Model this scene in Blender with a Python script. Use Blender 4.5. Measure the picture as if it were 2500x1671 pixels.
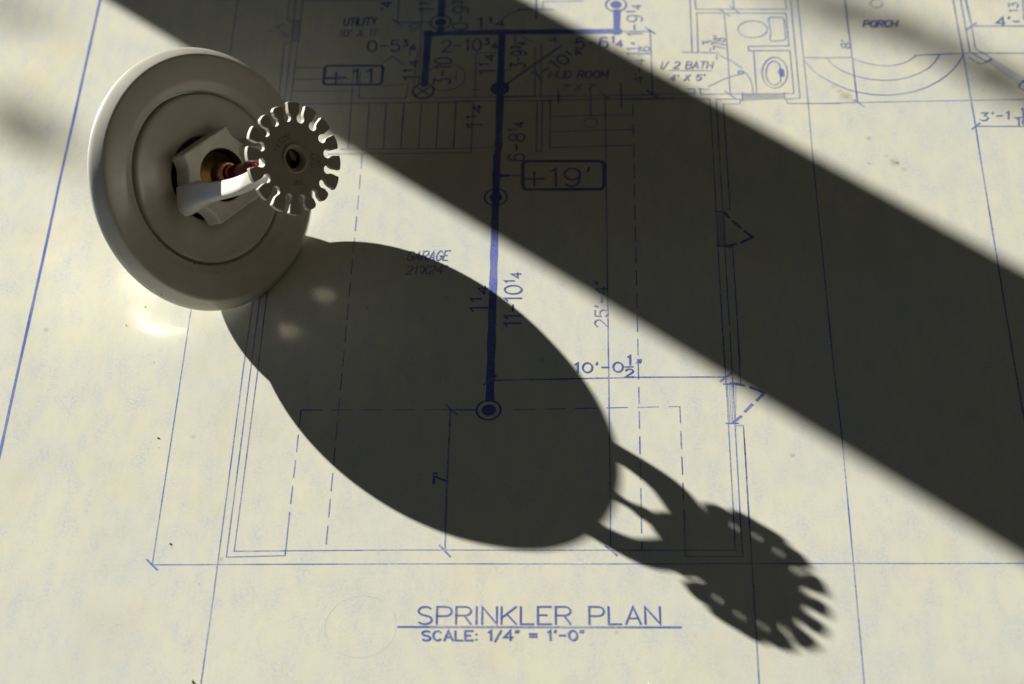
import bpy, bmesh, math, random
from mathutils import Vector, Matrix

# ------------------------------------------------------------------ scene reset
for o in list(bpy.data.objects):
    bpy.data.objects.remove(o, do_unlink=True)
scene = bpy.context.scene
col = scene.collection
MM = 0.001
random.seed(11)

# ------------------------------------------------------------------ camera
cam_data = bpy.data.cameras.new('camera')
cam_data.sensor_fit = 'HORIZONTAL'
cam_data.sensor_width = 36.0
cam_data.lens = 72.61
cam_data.clip_start = 0.01
cam_data.clip_end = 50.0
cam_data.dof.use_dof = True
cam_data.dof.focus_distance = 0.556
cam_data.dof.aperture_fstop = 14.0
cam = bpy.data.objects.new('camera', cam_data)
col.objects.link(cam)
cr, cu, cv = Vector((0.99906, 0.02155, -0.03761)), Vector((0.00683, 0.77857, 0.62752)), Vector((-0.0428, 0.62719, -0.77769))
m = Matrix.Identity(4)
for i in range(3):
    m[i][0], m[i][1], m[i][2] = cr[i], cu[i], -cv[i]
m.translation = Vector((0.0, -0.375, 0.442346))
cam.matrix_world = m
scene.camera = cam

# ------------------------------------------------------------------ light
# dim room air all round, low sun through a window up to the left, blue area lamp at left front for unseen window sky
world = bpy.data.worlds.new('World')
scene.world = world
world.use_nodes = True
bg = world.node_tree.nodes['Background']
bg.inputs['Color'].default_value = (1.0, 0.87, 0.54, 1)
bg.inputs['Strength'].default_value = 0.0132

SUN_DIR = Vector((0.73107, -0.59396, -0.33578)).normalized()      # the way the light travels
sun_data = bpy.data.lights.new('sun', 'SUN')
sun_data.energy = 4.2
sun_data.angle = math.radians(0.53)
sun_data.color = (1.0, 0.965, 0.885)
sun = bpy.data.objects.new('sun', sun_data)
sun.rotation_euler = SUN_DIR.to_track_quat('-Z', 'Y').to_euler()
sun.location = (-0.8, 0.65, 0.6)
col.objects.link(sun)

win_data = bpy.data.lights.new('window_skylight', 'AREA')
win_data.shape = 'RECTANGLE'
win_data.size = 1.7
win_data.size_y = 0.8
win_data.energy = 3.0
win_data.color = (0.44, 0.64, 1.0)
win = bpy.data.objects.new('window_skylight', win_data)
win.location = (-2.05, -0.86, 0.52)
win.rotation_euler = (Vector((-0.08, 0.0, 0.03)) - Vector(win.location)).to_track_quat('-Z', 'Y').to_euler()
col.objects.link(win)

# ------------------------------------------------------------------ exposure
scene.render.engine = 'CYCLES'
scene.view_settings.view_transform = 'Standard'
scene.view_settings.look = 'None'
scene.view_settings.exposure = 1.12
scene.view_settings.gamma = 1.0
scene.view_settings.use_curve_mapping = False
scene.render.resolution_x = 1024
scene.render.resolution_y = 684
try:
    scene.cycles.samples = 192
    scene.cycles.use_denoising = True
    scene.cycles.max_bounces = 10
    scene.cycles.diffuse_bounces = 5
    scene.cycles.caustics_reflective = True
    scene.cycles.caustics_refractive = False
    scene.cycles.blur_glossy = 0.0
    scene.cycles.sample_clamp_indirect = 60.0
except Exception:
    pass


# ------------------------------------------------------------------ helpers
def tag(o, label=None, category=None, kind=None):
    if label: o['label'] = label
    if category: o['category'] = category
    if kind: o['kind'] = kind
    return o


def link(name, mesh, mat, parent=None, smooth=None):
    o = bpy.data.objects.new(name, mesh)
    col.objects.link(o)
    if mat and not mesh.materials:
        mesh.materials.append(mat)
    if parent is not None:
        o.parent = parent
    if smooth is not None:
        for p in mesh.polygons: p.use_smooth = True
        mesh.set_sharp_from_angle(angle=math.radians(smooth))
    return o


def pydata(name, verts, faces):
    me = bpy.data.meshes.new(name)
    me.from_pydata([tuple(c * MM for c in v) for v in verts], [], faces)
    me.update()
    return me


def lathe(name, profile, seg=160, closed=False):
    """profile: (radius, height) pairs in mm, turned round the z axis"""
    V, F = [], []
    n = len(profile)
    for k in range(seg):
        a = 2 * math.pi * k / seg
        for r, t in profile:
            V.append((r * math.cos(a), r * math.sin(a), t))
    for k in range(seg):
        k2 = (k + 1) % seg
        for i in range(n if closed else n - 1):
            j = (i + 1) % n
            F.append((k * n + i, k2 * n + i, k2 * n + j, k * n + j))
    me = pydata(name, V, F)
    bm = bmesh.new(); bm.from_mesh(me)
    bmesh.ops.remove_doubles(bm, verts=bm.verts, dist=1e-7)
    bmesh.ops.recalc_face_normals(bm, faces=bm.faces)
    bm.to_mesh(me); bm.free()
    return me


def plate(name, loops, z0, z1, bevel=0.0):
    """flat outline with holes (mm), given thickness and a small edge bevel"""
    cu_ = bpy.data.curves.new(name, 'CURVE')
    cu_.dimensions = '2D'
    cu_.fill_mode = 'BOTH'
    cu_.extrude = max(1e-6, ((z1 - z0) / 2 - bevel) * MM)
    cu_.bevel_depth = bevel * MM
    cu_.bevel_resolution = 0
    cu_.offset = -bevel * MM
    for lp in loops:
        sp = cu_.splines.new('POLY')
        sp.points.add(len(lp) - 1)
        for p, (x, y) in zip(sp.points, lp):
            p.co = (x * MM, y * MM, 0, 1)
        sp.use_cyclic_u = True
    tmp = bpy.data.objects.new(name, cu_)
    col.objects.link(tmp)
    dg = bpy.context.evaluated_depsgraph_get()
    me = bpy.data.meshes.new_from_object(tmp.evaluated_get(dg))
    bpy.data.objects.remove(tmp, do_unlink=True)
    bm = bmesh.new(); bm.from_mesh(me)
    bmesh.ops.remove_doubles(bm, verts=bm.verts, dist=2e-6)
    bmesh.ops.translate(bm, verts=bm.verts, vec=(0, 0, (z0 + z1) / 2 * MM))
    bmesh.ops.recalc_face_normals(bm, faces=bm.faces)
    bm.to_mesh(me); bm.free()
    me.materials.clear()
    return me


# ------------------------------------------------------------------ materials
def new_mat(name):
    mt = bpy.data.materials.new(name)
    mt.use_nodes = True
    nt = mt.node_tree
    b = nt.nodes['Principled BSDF']
    return mt, nt, b


def N(nt, typ, **kw):
    n = nt.nodes.new(typ)
    for k, v in kw.items():
        if k in n.inputs: n.inputs[k].default_value = v
        else: setattr(n, k, v)
    return n


def ramp(nt, src, p0, p1, c0=(0, 0, 0, 1), c1=(1, 1, 1, 1)):
    r = nt.nodes.new('ShaderNodeValToRGB')
    r.color_ramp.elements[0].position = p0; r.color_ramp.elements[0].color = c0
    r.color_ramp.elements[1].position = p1; r.color_ramp.elements[1].color = c1
    nt.links.new(src, r.inputs['Fac'])
    return r.outputs['Color']


def mix(nt, fac, a, b, mode='MIX'):
    n = nt.nodes.new('ShaderNodeMix')
    n.data_type = 'RGBA'; n.blend_type = mode
    for sock, v in ((n.inputs[0], fac), (n.inputs[6], a), (n.inputs[7], b)):
        if hasattr(v, 'default_value') or isinstance(v, bpy.types.NodeSocket): nt.links.new(v, sock)
        else: sock.default_value = v
    return n.outputs[2]


STAINS = [((74.6, 76.3), 2.6, 0.55), ((71.5, 80.5), 1.6, 0.35), ((79.9, 58.4), 1.1, 0.6), ((86.5, 48.4), 1.9, 0.6), ((89.0, 45.5), 1.2, 0.4), ((84.4, 51.0), 1.0, 0.4), ((76.8, 73.8), 1.5, 0.5), ((72.8, 78.4), 1.2, 0.4),
          ((3.4, -110.6), 0.9, 0.35), ((-109.0, -50.0), 1.0, 0.35), ((-97.15, -88.96), 0.8, 0.55), ((-16.0, -24.6), 0.9, 0.5), ((50.0, -57.0), 0.9, 0.55),
          ((-154.9, -12.8), 1.1, 0.4), ((116.0, 78.0), 1.0, 0.25)]


def paper_colour(nt):
    """cream diazo print paper: warm and cool mottling, blue print haze, stains"""
    tc = N(nt, 'ShaderNodeTexCoord')
    co = tc.outputs['Object']
    big = N(nt, 'ShaderNodeTexNoise', Scale=21.0, Detail=6.0, Roughness=0.55); nt.links.new(co, big.inputs['Vector'])
    mid = N(nt, 'ShaderNodeTexNoise', Scale=190.0, Detail=5.0, Roughness=0.6)
    st = N(nt, 'ShaderNodeMapping'); st.inputs['Scale'].default_value = (1.15, 0.5, 1.0); nt.links.new(co, st.inputs['Vector']); nt.links.new(st.outputs['Vector'], mid.inputs['Vector'])
    fin = N(nt, 'ShaderNodeTexNoise', Scale=1250.0, Detail=4.0, Roughness=0.7); nt.links.new(co, fin.inputs['Vector'])
    c = mix(nt, ramp(nt, big.outputs['Fac'], 0.36, 0.64), (0.745, 0.722, 0.572, 1), (0.675, 0.690, 0.600, 1))
    haze_m = mix(nt, 1.0, ramp(nt, mid.outputs['Fac'], 0.38, 0.72), ramp(nt, fin.outputs['Fac'], 0.36, 0.66), 'MULTIPLY')
    c = mix(nt, haze_m, c, (0.51, 0.56, 0.62, 1))
    # tan age blotches
    age = N(nt, 'ShaderNodeTexNoise', Scale=34.0, Detail=6.0, Roughness=0.62)
    mp = N(nt, 'ShaderNodeMapping'); mp.inputs['Location'].default_value = (0.31, 0.17, 0.4); nt.links.new(co, mp.inputs['Vector']); nt.links.new(mp.outputs['Vector'], age.inputs['Vector'])
    c = mix(nt, ramp(nt, age.outputs['Fac'], 0.53, 0.74, c1=(0.45, 0.45, 0.45, 1)), c, (0.68, 0.60, 0.42, 1))
    # brown spots with ragged edges
    for (sx, sy), r, amt in STAINS:
        d = N(nt, 'ShaderNodeVectorMath', operation='DISTANCE'); nt.links.new(co, d.inputs[0]); d.inputs[1].default_value = (sx * MM, sy * MM, 0)
        rag = N(nt, 'ShaderNodeMath', operation='MULTIPLY_ADD'); nt.links.new(fin.outputs['Fac'], rag.inputs[0]); rag.inputs[1].default_value = 2.6 * r * MM; nt.links.new(d.outputs['Value'], rag.inputs[2])
        k = N(nt, 'ShaderNodeMapRange', clamp=True); nt.links.new(rag.outputs[0], k.inputs['Value'])
        k.inputs['From Min'].default_value = 2.3 * r * MM; k.inputs['From Max'].default_value = 1.1 * r * MM
        k.inputs['To Min'].default_value = 0.0; k.inputs['To Max'].default_value = amt
        c = mix(nt, k.outputs[0], c, (0.20, 0.13, 0.05, 1))
    return co, c, fin


def make_paper():
    mt, nt, b = new_mat('diazo_paper')
    co, c, fin = paper_colour(nt)
    nt.links.new(c, b.inputs['Base Color'])
    b.inputs['Roughness'].default_value = 0.85
    b.inputs['Specular IOR Level'].default_value = 0.15
    tooth = N(nt, 'ShaderNodeTexNoise', Scale=2300.0, Detail=4.0, Roughness=0.65); nt.links.new(co, tooth.inputs['Vector'])
    bu = N(nt, 'ShaderNodeBump', Strength=0.85, Distance=0.00006); nt.links.new(tooth.outputs['Fac'], bu.inputs['Height'])
    nt.links.new(bu.outputs['Normal'], b.inputs['Normal'])
    return mt


def make_ink(name, colour, fade):
    """blue diazo ink soaked into the paper, broken up by the fibres"""
    mt, nt, b = new_mat(name)
    tc = N(nt, 'ShaderNodeTexCoord')
    fib = N(nt, 'ShaderNodeTexNoise', Scale=1300.0, Detail=3.0, Roughness=0.6); nt.links.new(tc.outputs['Object'], fib.inputs['Vector'])
    lo = N(nt, 'ShaderNodeTexNoise', Scale=60.0, Detail=2.0); nt.links.new(tc.outputs['Object'], lo.inputs['Vector'])
    add = N(nt, 'ShaderNodeMath', operation='MULTIPLY'); nt.links.new(fib.outputs['Fac'], add.inputs[0]); nt.links.new(lo.outputs['Fac'], add.inputs[1])
    f = ramp(nt, add.outputs[0], 0.15, 0.38, c0=(0, 0, 0, 1), c1=(fade, fade, fade, 1))
    c = mix(nt, f, colour, (0.72, 0.71, 0.64, 1))
    nt.links.new(c, b.inputs['Base Color'])
    b.inputs['Roughness'].default_value = 0.8
    b.inputs['Specular IOR Level'].default_value = 0.15
    return mt


def make_paint(name, c0, c1, rough, bump=0.12, coat=0.0):
    """white enamel, a little dirty, with fine orange peel and small dark chips"""
    mt, nt, b = new_mat(name)
    tc = N(nt, 'ShaderNodeTexCoord'); co = tc.outputs['Object']
    n1 = N(nt, 'ShaderNodeTexNoise', Scale=160.0, Detail=6.0, Roughness=0.65); nt.links.new(co, n1.inputs['Vector'])
    c = mix(nt, ramp(nt, n1.outputs['Fac'], 0.35, 0.7), c0, c1)
    n2 = N(nt, 'ShaderNodeTexNoise', Scale=420.0, Detail=2.0, Roughness=0.5); nt.links.new(co, n2.inputs['Vector'])
    c = mix(nt, ramp(nt, n2.outputs['Fac'], 0.755, 0.775), c, (0.04, 0.035, 0.03, 1))
    nt.links.new(c, b.inputs['Base Color'])
    b.inputs['Roughness'].default_value = rough
    r2 = ramp(nt, n1.outputs['Fac'], 0.2, 0.8, c0=(rough * 0.8,) * 3 + (1,), c1=(min(1, rough * 1.35),) * 3 + (1,))
    nt.links.new(r2, b.inputs['Roughness'])
    b.inputs['Coat Weight'].default_value = coat; b.inputs['Coat Roughness'].default_value = 0.085
    pe = N(nt, 'ShaderNodeTexNoise', Scale=700.0, Detail=2.0); nt.links.new(co, pe.inputs['Vector'])
    bu = N(nt, 'ShaderNodeBump', Strength=bump, Distance=0.00005); nt.links.new(pe.outputs['Fac'], bu.inputs['Height'])
    nt.links.new(bu.outputs['Normal'], b.inputs['Normal'])
    return mt


def make_metal(name, c0, c1, rough):
    mt, nt, b = new_mat(name)
    tc = N(nt, 'ShaderNodeTexCoord')
    n1 = N(nt, 'ShaderNodeTexNoise', Scale=300.0, Detail=4.0); nt.links.new(tc.outputs['Object'], n1.inputs['Vector'])
    nt.links.new(mix(nt, ramp(nt, n1.outputs['Fac'], 0.35, 0.65), c0, c1), b.inputs['Base Color'])
    b.inputs['Metallic'].default_value = 1.0
    b.inputs['Roughness'].default_value = rough
    return mt


def make_plain(name, c0, c1, rough, scale=200.0):
    mt, nt, b = new_mat(name)
    tc = N(nt, 'ShaderNodeTexCoord')
    n1 = N(nt, 'ShaderNodeTexNoise', Scale=scale, Detail=3.0); nt.links.new(tc.outputs['Object'], n1.inputs['Vector'])
    nt.links.new(mix(nt, ramp(nt, n1.outputs['Fac'], 0.35, 0.65), c0, c1), b.inputs['Base Color'])
    b.inputs['Roughness'].default_value = rough
    return mt


def make_bulb():
    mt, nt, b = new_mat('red_glass')
    tc = N(nt, 'ShaderNodeTexCoord')
    n1 = N(nt, 'ShaderNodeTexNoise', Scale=500.0, Detail=2.0); nt.links.new(tc.outputs['Object'], n1.inputs['Vector'])
    nt.links.new(mix(nt, n1.outputs['Fac'], (0.12, 0.003, 0.010, 1), (0.17, 0.005, 0.015, 1)), b.inputs['Base Color'])
    b.inputs['Roughness'].default_value = 0.06
    b.inputs['Transmission Weight'].default_value = 0.35
    b.inputs['IOR'].default_value = 1.47
    b.inputs['Coat Weight'].default_value = 0.6
    b.inputs['Coat Roughness'].default_value = 0.03
    return mt


PAPER = make_paper()
INK = make_ink('blue_ink', (0.062, 0.125, 0.47, 1), 0.58)
INK_BOLD = make_ink('blue_ink_bold', (0.075, 0.115, 0.43, 1), 0.24)
INK_FAINT = make_ink('blue_ink_faint', (0.685, 0.705, 0.64, 1), 0.9)
PAINT = make_paint('ivory_enamel', (0.62, 0.595, 0.53, 1), (0.565, 0.54, 0.475, 1), 0.23, 0.08, 0.26)
PAINT_FRAME = make_paint('ivory_enamel_frame', (0.68, 0.665, 0.60, 1), (0.56, 0.54, 0.46, 1), 0.40, 0.45)
PAINT_DEFL = make_paint('ivory_enamel_deflector', (0.52, 0.485, 0.43, 1), (0.43, 0.40, 0.345, 1), 0.5, 0.3)
BRASS = make_metal('brass', (0.19, 0.115, 0.045, 1), (0.10, 0.06, 0.025, 1), 0.36)
COPPER = make_metal('copper_seat', (0.80, 0.40, 0.20, 1), (0.66, 0.31, 0.15, 1), 0.42)
STEEL = make_metal('bright_steel', (0.72, 0.71, 0.68, 1), (0.64, 0.63, 0.60, 1), 0.09)
GLINT = make_metal('glint_metal', (0.55, 0.50, 0.42, 1), (0.20, 0.18, 0.145, 1), 0.085)  # metal of the added plates that reflect sun onto the paper
_nt = GLINT.node_tree
_n = N(_nt, 'ShaderNodeTexNoise', Scale=560.0, Detail=4.0); _tc = N(_nt, 'ShaderNodeTexCoord'); _nt.links.new(_tc.outputs['Object'], _n.inputs['Vector'])
_b = N(_nt, 'ShaderNodeBump', Strength=0.42, Distance=0.0002); _nt.links.new(_n.outputs['Fac'], _b.inputs['Height']); _nt.links.new(_b.outputs['Normal'], _nt.nodes['Principled BSDF'].inputs['Normal'])
DARK = make_plain('dark_bore', (0.03, 0.026, 0.02, 1), (0.05, 0.04, 0.03, 1), 0.6)
STAMP = make_plain('stamped_shading', (0.17, 0.155, 0.13, 1), (0.22, 0.20, 0.17, 1), 0.6, 900.0)  # darker colour stands in for the shading of the stamped letters
RED = make_bulb()
ETCH = make_plain('etched_mark', (0.55, 0.42, 0.45, 1), (0.45, 0.32, 0.36, 1), 0.6)
DUST = make_plain('brown_grit', (0.10, 0.065, 0.03, 1), (0.22, 0.15, 0.07, 1), 0.8, 700.0)
WOOD = make_plain('painted_wood', (0.55, 0.50, 0.42, 1), (0.48, 0.43, 0.36, 1), 0.5, 30.0)
LEAF = make_plain('leaf_green', (0.05, 0.10, 0.03, 1), (0.09, 0.15, 0.05, 1), 0.5, 60.0)


# ------------------------------------------------------------------ the table under the sheet
TABLE = make_plain('dark_table_wood', (0.075, 0.048, 0.03, 1), (0.11, 0.07, 0.042, 1), 0.45, 25.0)
tb = pydata('table_top', [(x, y, z) for z in (-30.0, -1.2) for x, y in ((-900, -620), (700, -620), (700, 720), (-900, 720))],
            [(0, 3, 2, 1), (4, 5, 6, 7), (0, 1, 5, 4), (1, 2, 6, 5), (2, 3, 7, 6), (3, 0, 4, 7)])
tag(link('table_top', tb, TABLE), kind='structure')

# ------------------------------------------------------------------ the drawing sheet
def relief(x, y):
    """gentle buckling of the old sheet, mm"""
    def g(cx, cy, sx, sy, rot):
        c, s = math.cos(rot), math.sin(rot)
        u = (x - cx) * c + (y - cy) * s; v = -(x - cx) * s + (y - cy) * c
        return math.exp(-(u / sx) ** 2 - (v / sy) ** 2)
    h = 0.16 * math.sin(x / 37.0 + 0.6) * math.sin(y / 52.0 + 1.1)
    h += 0.15 * math.sin((x + 0.6 * y) / 15.0 + 2.0) * g(-175, 40, 42, 110, 0)
    h += 0.45 * g(-172, 62, 11, 30, 0.5) + 0.30 * g(-150, 22, 8, 34, 0.35) - 0.18 * g(-184, 92, 12, 30, 0.3)
    h += 0.16 * g(-163, -20, 7, 40, 0.22) + 0.10 * g(-140, -60, 8, 50, 0.16) + 0.12 * g(62, -88, 26, 14, 0.4)
    h += 0.25 * g(118, 92, 22, 12, -0.6) - 0.18 * g(90, 110, 24, 10, -0.4)
    quiet = 1.0 - g(-98, 8, 34, 30, 0)
    # two small hard creases
    for px, py, ang, ln, hh in ((34.0, -16.0, 0.95, 7.0, 0.10), (-103.0, -112.0, 1.3, 4.0, 0.045), (-120.0, 95.0, 0.5, 9.0, 0.06)):
        h += hh * g(px, py, ln, 1.6, ang)
    return h * quiet


sheet = bpy.data.objects.new('blueprint_sheet', None)
col.objects.link(sheet)
tag(sheet, 'aged cream blueprint with blue sprinkler plan drawing lying under the sprinkler', 'blueprint')

X0, X1, Y0, Y1 = -262.0, 172.0, -168.0, 190.0
nx, ny = 434, 358
V, F = [], []
for j in range(ny + 1):
    for i in range(nx + 1):
        x = X0 + (X1 - X0) * i / nx; y = Y0 + (Y1 - Y0) * j / ny
        V.append((x, y, relief(x, y)))
for j in range(ny):
    for i in range(nx):
        a = j * (nx + 1) + i
        F.append((a, a + 1, a + nx + 2, a + nx + 1))
top_n = len(V)
rim = [i for i in range(nx + 1)] + [j * (nx + 1) + nx for j in range(1, ny + 1)] + [ny * (nx + 1) + i for i in range(nx - 1, -1, -1)] + [j * (nx + 1) for j in range(ny - 1, 0, -1)]
for r in rim:
    x, y, z = V[r]; V.append((x, y, z - 0.12))
nr = len(rim)
for k in range(nr):
    k2 = (k + 1) % nr
    F.append((rim[k2], rim[k], top_n + k, top_n + k2))
paper = link('paper', pydata('paper', V, F), PAPER, sheet, smooth=60)

# single-stroke drafting letters on a 4 x 6 grid
def arc(cx, cy, rx, ry, a0, a1, n=10):
    return [(cx + rx * math.cos(math.radians(a0 + (a1 - a0) * k / n)), cy + ry * math.sin(math.radians(a0 + (a1 - a0) * k / n))) for k in range(n + 1)]

FONT = {
 '0': (4, [arc(2, 3, 1.9, 3, 0, 360, 20)]), '1': (2, [[(0.3, 4.9), (1.4, 6), (1.4, 0)]]),
 '2': (4, [arc(2, 4.3, 1.8, 1.7, 165, -35) + [(0.1, 0), (4, 0)]]),
 '3': (4, [[(0.4, 6), (3.6, 6), (1.9, 3.7)] + arc(1.9, 1.85, 1.9, 1.85, 85, -150)]),
 '4': (4, [[(3, 0), (3, 6), (0, 1.9), (4.1, 1.9)]]),
 '5': (4, [[(3.6, 6), (0.7, 6), (0.4, 3.4)] + arc(1.95, 2, 1.9, 2, 130, -150)]),
 '6': (4, [arc(2, 1.9, 1.8, 1.9, 0, 360, 16), [(0.2, 2), (0.5, 4)] + arc(2.2, 4.2, 1.7, 1.8, 160, 40)]),
 '7': (4, [[(0, 6), (4, 6), (1.4, 0)]]),
 '8': (4, [arc(2, 4.5, 1.6, 1.5, 0, 360, 14), arc(2, 1.5, 1.9, 1.5, 0, 360, 14)]),
 '9': (4, [arc(2, 4.1, 1.8, 1.9, 0, 360, 16), [(3.8, 4), (3.5, 2)] + arc(1.8, 1.8, 1.7, 1.8, -15, -140)]),
 'A': (4, [[(0, 0), (2, 6), (4, 0)], [(0.7, 2), (3.3, 2)]]), 'B': (4, [[(0, 0), (0, 6), (2.4, 6)] + arc(2.4, 4.6, 1.3, 1.4, 90, -90, 8) + [(0, 3.2)], [(2.4, 3.2)] + arc(2.4, 1.6, 1.5, 1.6, 90, -90, 8) + [(0, 0)]]),
 'C': (4, [arc(2.1, 3, 2, 3, 45, 315, 16)]), 'D': (4, [[(0, 0), (0, 6), (1.8, 6)] + arc(1.8, 3, 2.1, 3, 90, -90, 12) + [(0, 0)]]),
 'E': (3.6, [[(3.6, 0), (0, 0), (0, 6), (3.6, 6)], [(0, 3.1), (2.4, 3.1)]]), 'F': (3.6, [[(0, 0), (0, 6), (3.6, 6)], [(0, 3.1), (2.4, 3.1)]]),
 'G': (4, [arc(2.1, 3, 2, 3, 45, 330, 16) + [(3.9, 2.7), (2.4, 2.7)]]), 'H': (4, [[(0, 0), (0, 6)], [(4, 0), (4, 6)], [(0, 3), (4, 3)]]),
 'I': (0.6, [[(0.3, 0), (0.3, 6)]]), 'K': (4, [[(0, 0), (0, 6)], [(4, 6), (0, 2.1)], [(1.4, 3.5), (4, 0)]]), 'L': (3.4, [[(0, 6), (0, 0), (3.4, 0)]]),
 'M': (4.6, [[(0, 0), (0, 6), (2.3, 1.6), (4.6, 6), (4.6, 0)]]), 'N': (4, [[(0, 0), (0, 6), (4, 0), (4, 6)]]), 'O': (4.4, [arc(2.2, 3, 2.2, 3, 0, 360, 20)]),
 'P': (4, [[(0, 0), (0, 6), (2.4, 6)] + arc(2.4, 4.4, 1.6, 1.6, 90, -90, 10) + [(0, 2.8)]]), 'R': (4, [[(0, 0), (0, 6), (2.4, 6)] + arc(2.4, 4.5, 1.6, 1.5, 90, -90, 10) + [(0, 3)], [(2.2, 3), (4, 0)]]),
 'S': (4, [arc(2, 4.55, 1.8, 1.45, 35, 250, 10) + [(2.6, 2.8)] + arc(2, 1.45, 1.9, 1.45, 60, -145, 10)]), 'T': (4, [[(2, 0), (2, 6)], [(0, 6), (4, 6)]]),
 'U': (4, [[(0, 6), (0, 2)] + arc(2, 2, 2, 2, 180, 360, 10) + [(4, 6)]]), 'X': (3.6, [[(0, 0), (3.6, 6)], [(0, 6), (3.6, 0)]]), 'V': (4, [[(0, 6), (2, 0), (4, 6)]]), 'Y': (4, [[(0, 6), (2, 3), (4, 6)], [(2, 3), (2, 0)]]),
 '-': (3.4, [[(0.3, 3), (3.1, 3)]]), '+': (4.6, [[(0, 2.6), (4.6, 2.6)], [(2.3, 0.2), (2.3, 5)]]), '/': (3, [[(0, -0.8), (3, 6.2)]]), '=': (3.2, [[(0, 3.9), (3.2, 3.9)], [(0, 2.2), (3.2, 2.2)]]),
 ':': (0.8, [[(0.3, 3.6), (0.4, 4)], [(0.3, 0.2), (0.4, 0.6)]]), "'": (0.9, [[(0.6, 6.2), (0.6, 5.6), (0.2, 4.8)]]), '"': (1.8, [[(0.6, 6.2), (0.6, 5.6), (0.2, 4.8)], [(1.6, 6.2), (1.6, 5.6), (1.2, 4.8)]]),
 ' ': (2.6, []), 'o': (1.4, [arc(0.7, 5.2, 0.7, 0.7, 0, 360, 8)]),
}


def layout(text, slant=0.0):
    """strokes of a text and its width; ^ raises and _ lowers the next, smaller, character"""
    x, out, i = 0.0, [], 0
    while i < len(text):
        ch = text[i]; sc, dy = 1.0, 0.0
        if ch in '^_':
            sc, dy = 0.56, (2.7 if ch == '^' else 0.4); i += 1; ch = text[i]
        w, strokes = FONT[ch]
        for s in strokes:
            out.append([(x + sc * px + slant * (sc * py + dy), sc * py + dy) for px, py in s])
        x += (w * sc + 1.25 * (0.7 + 0.3 * sc)); i += 1
    return out, max(x - 1.25, 0.5)


ink_level = [0.016]
INK_GAIN = 1.2


class Strokes:
    """collects pen strokes on the sheet into one ink mesh"""
    def __init__(self): self.v, self.f = [], []

    def line(self, pts, width, step=4.0, cap=True, gain=INK_GAIN):
        P = [Vector((p[0], p[1])) for p in pts]
        Q = [P[0]]
        for a, b in zip(P, P[1:]):
            d = (b - a).length
            n = max(1, int(math.ceil(d / step)))
            for k in range(1, n + 1): Q.append(a.lerp(b, k / n))
        Q = [q for i, q in enumerate(Q) if i == 0 or (q - Q[i - 1]).length > 1e-4]
        if len(Q) < 2: return
        closed = (Q[0] - Q[-1]).length < 1e-3
        ink_level[0] += 0.00012
        z = ink_level[0]; hw = width / 2 * gain
        base = len(self.v)
        for i, q in enumerate(Q):
            if closed:
                d0 = (q - Q[i - 1 if i else -2]).normalized(); d1 = (Q[i + 1 if i < len(Q) - 1 else 1] - q).normalized()
            else:
                d0 = (q - Q[i - 1]).normalized() if i else (Q[1] - q).normalized()
                d1 = (Q[i + 1] - q).normalized() if i < len(Q) - 1 else d0
            t = (d0 + d1)
            t = t.normalized() if t.length > 1e-6 else d0
            nrm = Vector((-t.y, t.x)); k = 1.0 / max(0.45, abs(nrm.dot(Vector((-d0.y, d0.x)))))
            w = hw * (1 + random.uniform(-0.10, 0.10))
            if cap and not closed and i == 0: q = q - d1 * hw * 0.6
            if cap and not closed and i == len(Q) - 1: q = q + d0 * hw * 0.6
            for s in (1, -1):
                p = q + nrm * (w * k * s)
                self.v.append((p.x, p.y, relief(p.x, p.y) + z))
        for i in range(len(Q) - 1):
            a = base + 2 * i
            self.f.append((a, a + 1, a + 3, a + 2))

    def disc(self, c, r, n=32):
        ink_level[0] += 0.00012
        base = len(self.v)
        for rr in (0.0, 0.5, 1.0):
            for k in range(n if rr else 1):
                a = 2 * math.pi * k / n
                x, y = c[0] + r * rr * math.cos(a), c[1] + r * rr * math.sin(a)
                self.v.append((x, y, relief(x, y) + ink_level[0]))
        for k in range(n):
            k2 = (k + 1) % n
            self.f.append((base, base + 1 + k, base + 1 + k2))
            self.f.append((base + 1 + k, base + 1 + n + k, base + 1 + n + k2, base + 1 + k2))

    def ring(self, c, r, w, n=48):
        self.line([(c[0] + r * math.cos(2 * math.pi * k / n), c[1] + r * math.sin(2 * math.pi * k / n)) for k in range(n + 1)], w)

    def build(self, name, mat, parent=None):
        me = pydata(name, self.v, self.f)
        bm = bmesh.new(); bm.from_mesh(me)
        for f in bm.faces:
            if f.normal.z < 0: f.normal_flip()
        bm.to_mesh(me); bm.free()
        return link(name, me, mat, parent if parent is not None else paper)


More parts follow.
